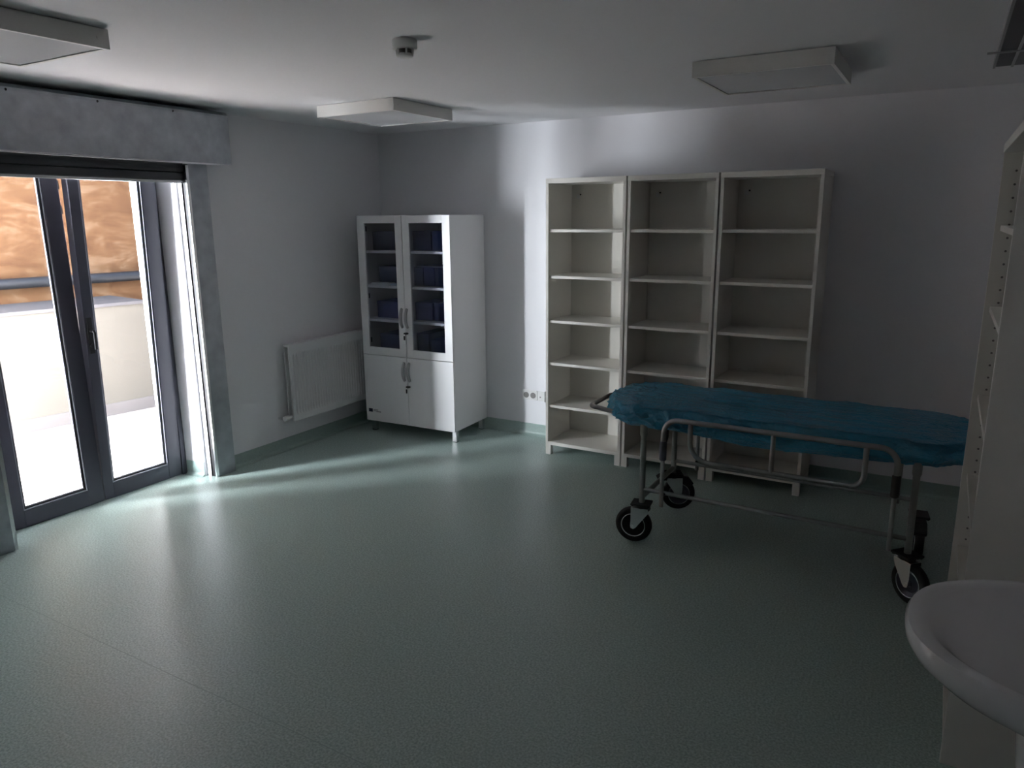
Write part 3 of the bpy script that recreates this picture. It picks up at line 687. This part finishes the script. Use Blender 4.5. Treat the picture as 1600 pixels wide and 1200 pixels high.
# ------------------------------------------------------------------ ceiling lamps
def lamp(label, x, y):
    e = thing('ceiling_light', label, 'ceiling light', (x, y, H), group='square surface mounted ceiling lights')
    S = 0.605; h = 0.072; z0 = -h; z1 = -0.004
    m = MB(); T_ = 0.016
    m.box(-S/2, S/2, -S/2, -S/2+0.003, z0, z1); m.box(-S/2, S/2, S/2-0.003, S/2, z0, z1); m.box(-S/2, -S/2+0.003, -S/2+0.003, S/2-0.003, z0, z1); m.box(S/2-0.003, S/2, -S/2+0.003, S/2-0.003, z0, z1)
    m.box(-S/2+0.003, S/2-0.003, -S/2+0.003, S/2-0.003, z1-0.003, z1)
    m.box(-S/2+0.003, S/2-0.003, -S/2+0.003, -S/2+T_, z0, z0+0.003); m.box(-S/2+0.003, S/2-0.003, S/2-T_, S/2-0.003, z0, z0+0.003); m.box(-S/2+0.003, -S/2+T_, -S/2+T_, S/2-T_, z0, z0+0.003); m.box(S/2-T_, S/2-0.003, -S/2+T_, S/2-T_, z0, z0+0.003)
    m.build('housing', 'lamp', e)
    MB().box(-S/2+T_-0.002, S/2-T_+0.002, -S/2+T_-0.002, S/2-T_+0.002, z0+0.004, z0+0.007).build('diffuser', 'diff', e)
    MB().box(-0.25, 0.25, -0.25, 0.25, -0.004, 0.0).build('mounting_plate', 'dark', e)
    for sx, sy in ((-0.26, -1), (0.26, -1), (-0.26, 1), (0.26, 1)):
        MB().lathe([(0, 0), (0.006, 0), (0.005, 0.002), (0, 0.003)], (sx, sy*S/2-(0.0 if sy > 0 else 0.003), z0+0.035), 'y', 10).build('screw', 'lamp', e)
    for sx, sy in ((1, -0.26), (1, 0.26)):
        MB().lathe([(0, 0), (0.006, 0), (0.005, 0.002), (0, 0.003)], (S/2, sy, z0+0.035), 'x', 10).build('screw', 'lamp', e)
    return e
lamp('square white ceiling light in the middle, above the radiator corner', 1.384-0.3025, -1.503+0.3025)
lamp('square white ceiling light at the upper left, above the terrace door', 1.520-0.3025, -3.311-0.3025)
lamp('square white ceiling light at the right, above the shelf units', 3.171+0.3025, -1.562+0.3025)
sd = thing('smoke_detector', 'small round white smoke detector on the ceiling between the lights', 'smoke detector', (2.325, -2.593, H))
MB().lathe([(0, 0), (0.047, 0), (0.050, -0.004), (0.050, -0.030), (0.046, -0.036), (0, -0.036)], (0, 0, 0), 'z', 40).build('mounting_base', 'socket', sd, smooth=True)
m = MB(); m.lathe([(0, -0.052), (0.030, -0.052), (0.033, -0.056), (0.033, -0.062), (0.028, -0.066), (0, -0.066)], (0, 0, 0), 'z', 32)
for k in range(6):
    a = 2*PI*k/6+0.3; m.tube([(0.035*math.cos(a), 0.035*math.sin(a), -0.034), (0.032*math.cos(a), 0.032*math.sin(a), -0.058)], 0.004, 8)
m.build('sensor_cap', 'socket', sd, smooth=True)
MB().lathe([(0, -0.034), (0.026, -0.034), (0.026, -0.053), (0, -0.053)], (0, 0, 0), 'z', 24).build('sensor_chamber', 'hole', sd)
# ceiling track at the far right
t = thing('ceiling_track', 'dark grey metal track along the ceiling at the top right corner', 'ceiling track', (4.40, -0.85, H))
MB().box(-0.035, 0.20, -2.6, 0.0, -0.035, 0).build('track_body', 'track', t, bevel=0.002)
for x in (-0.04, 0.03): MB().box(x, x+0.010, -2.6, 0.0, -0.042, -0.035 if x > 0 else 0).build('track_lip', 'tracklip', t)
MB().box(-0.075, 0.20, -0.42, -0.40, -0.046, -0.040).build('cross_strap', 'tracklip', t)

# ------------------------------------------------------------------ sockets
t = thing('double_socket', 'white double power socket low on the back wall beside the shelf units', 'power socket', (1.469, 0, 0.333))
MB().box(-0.072, 0.062, -0.010, 0, -0.040, 0.040).build('face_plate', 'socket', t, bevel=0.004)
for dx in (-0.036, 0.026):
    w_ = MB(); w_.lathe([(0.024, -0.0125), (0.024, -0.010), (0.021, -0.0125), (0.020, -0.004), (0, -0.004)], (dx, 0, 0), 'y', 28)
    s_ = w_.build('socket_well', 'hole', t, smooth=True)
t = thing('data_socket', 'small white outlet to the right of the double power socket', 'outlet', (1.562, 0, 0.333))
MB().box(-0.028, 0.038, -0.010, 0, -0.040, 0.040).build('face_plate', 'socket', t, bevel=0.004)
MB().box(-0.006, 0.004, -0.0115, -0.010, -0.012, -0.002).build('contact', 'hole', t)
MB().box(0.0385, 0.0415, -0.012, 0, -0.044, 0.044).build('side_lip', 'grey', t)
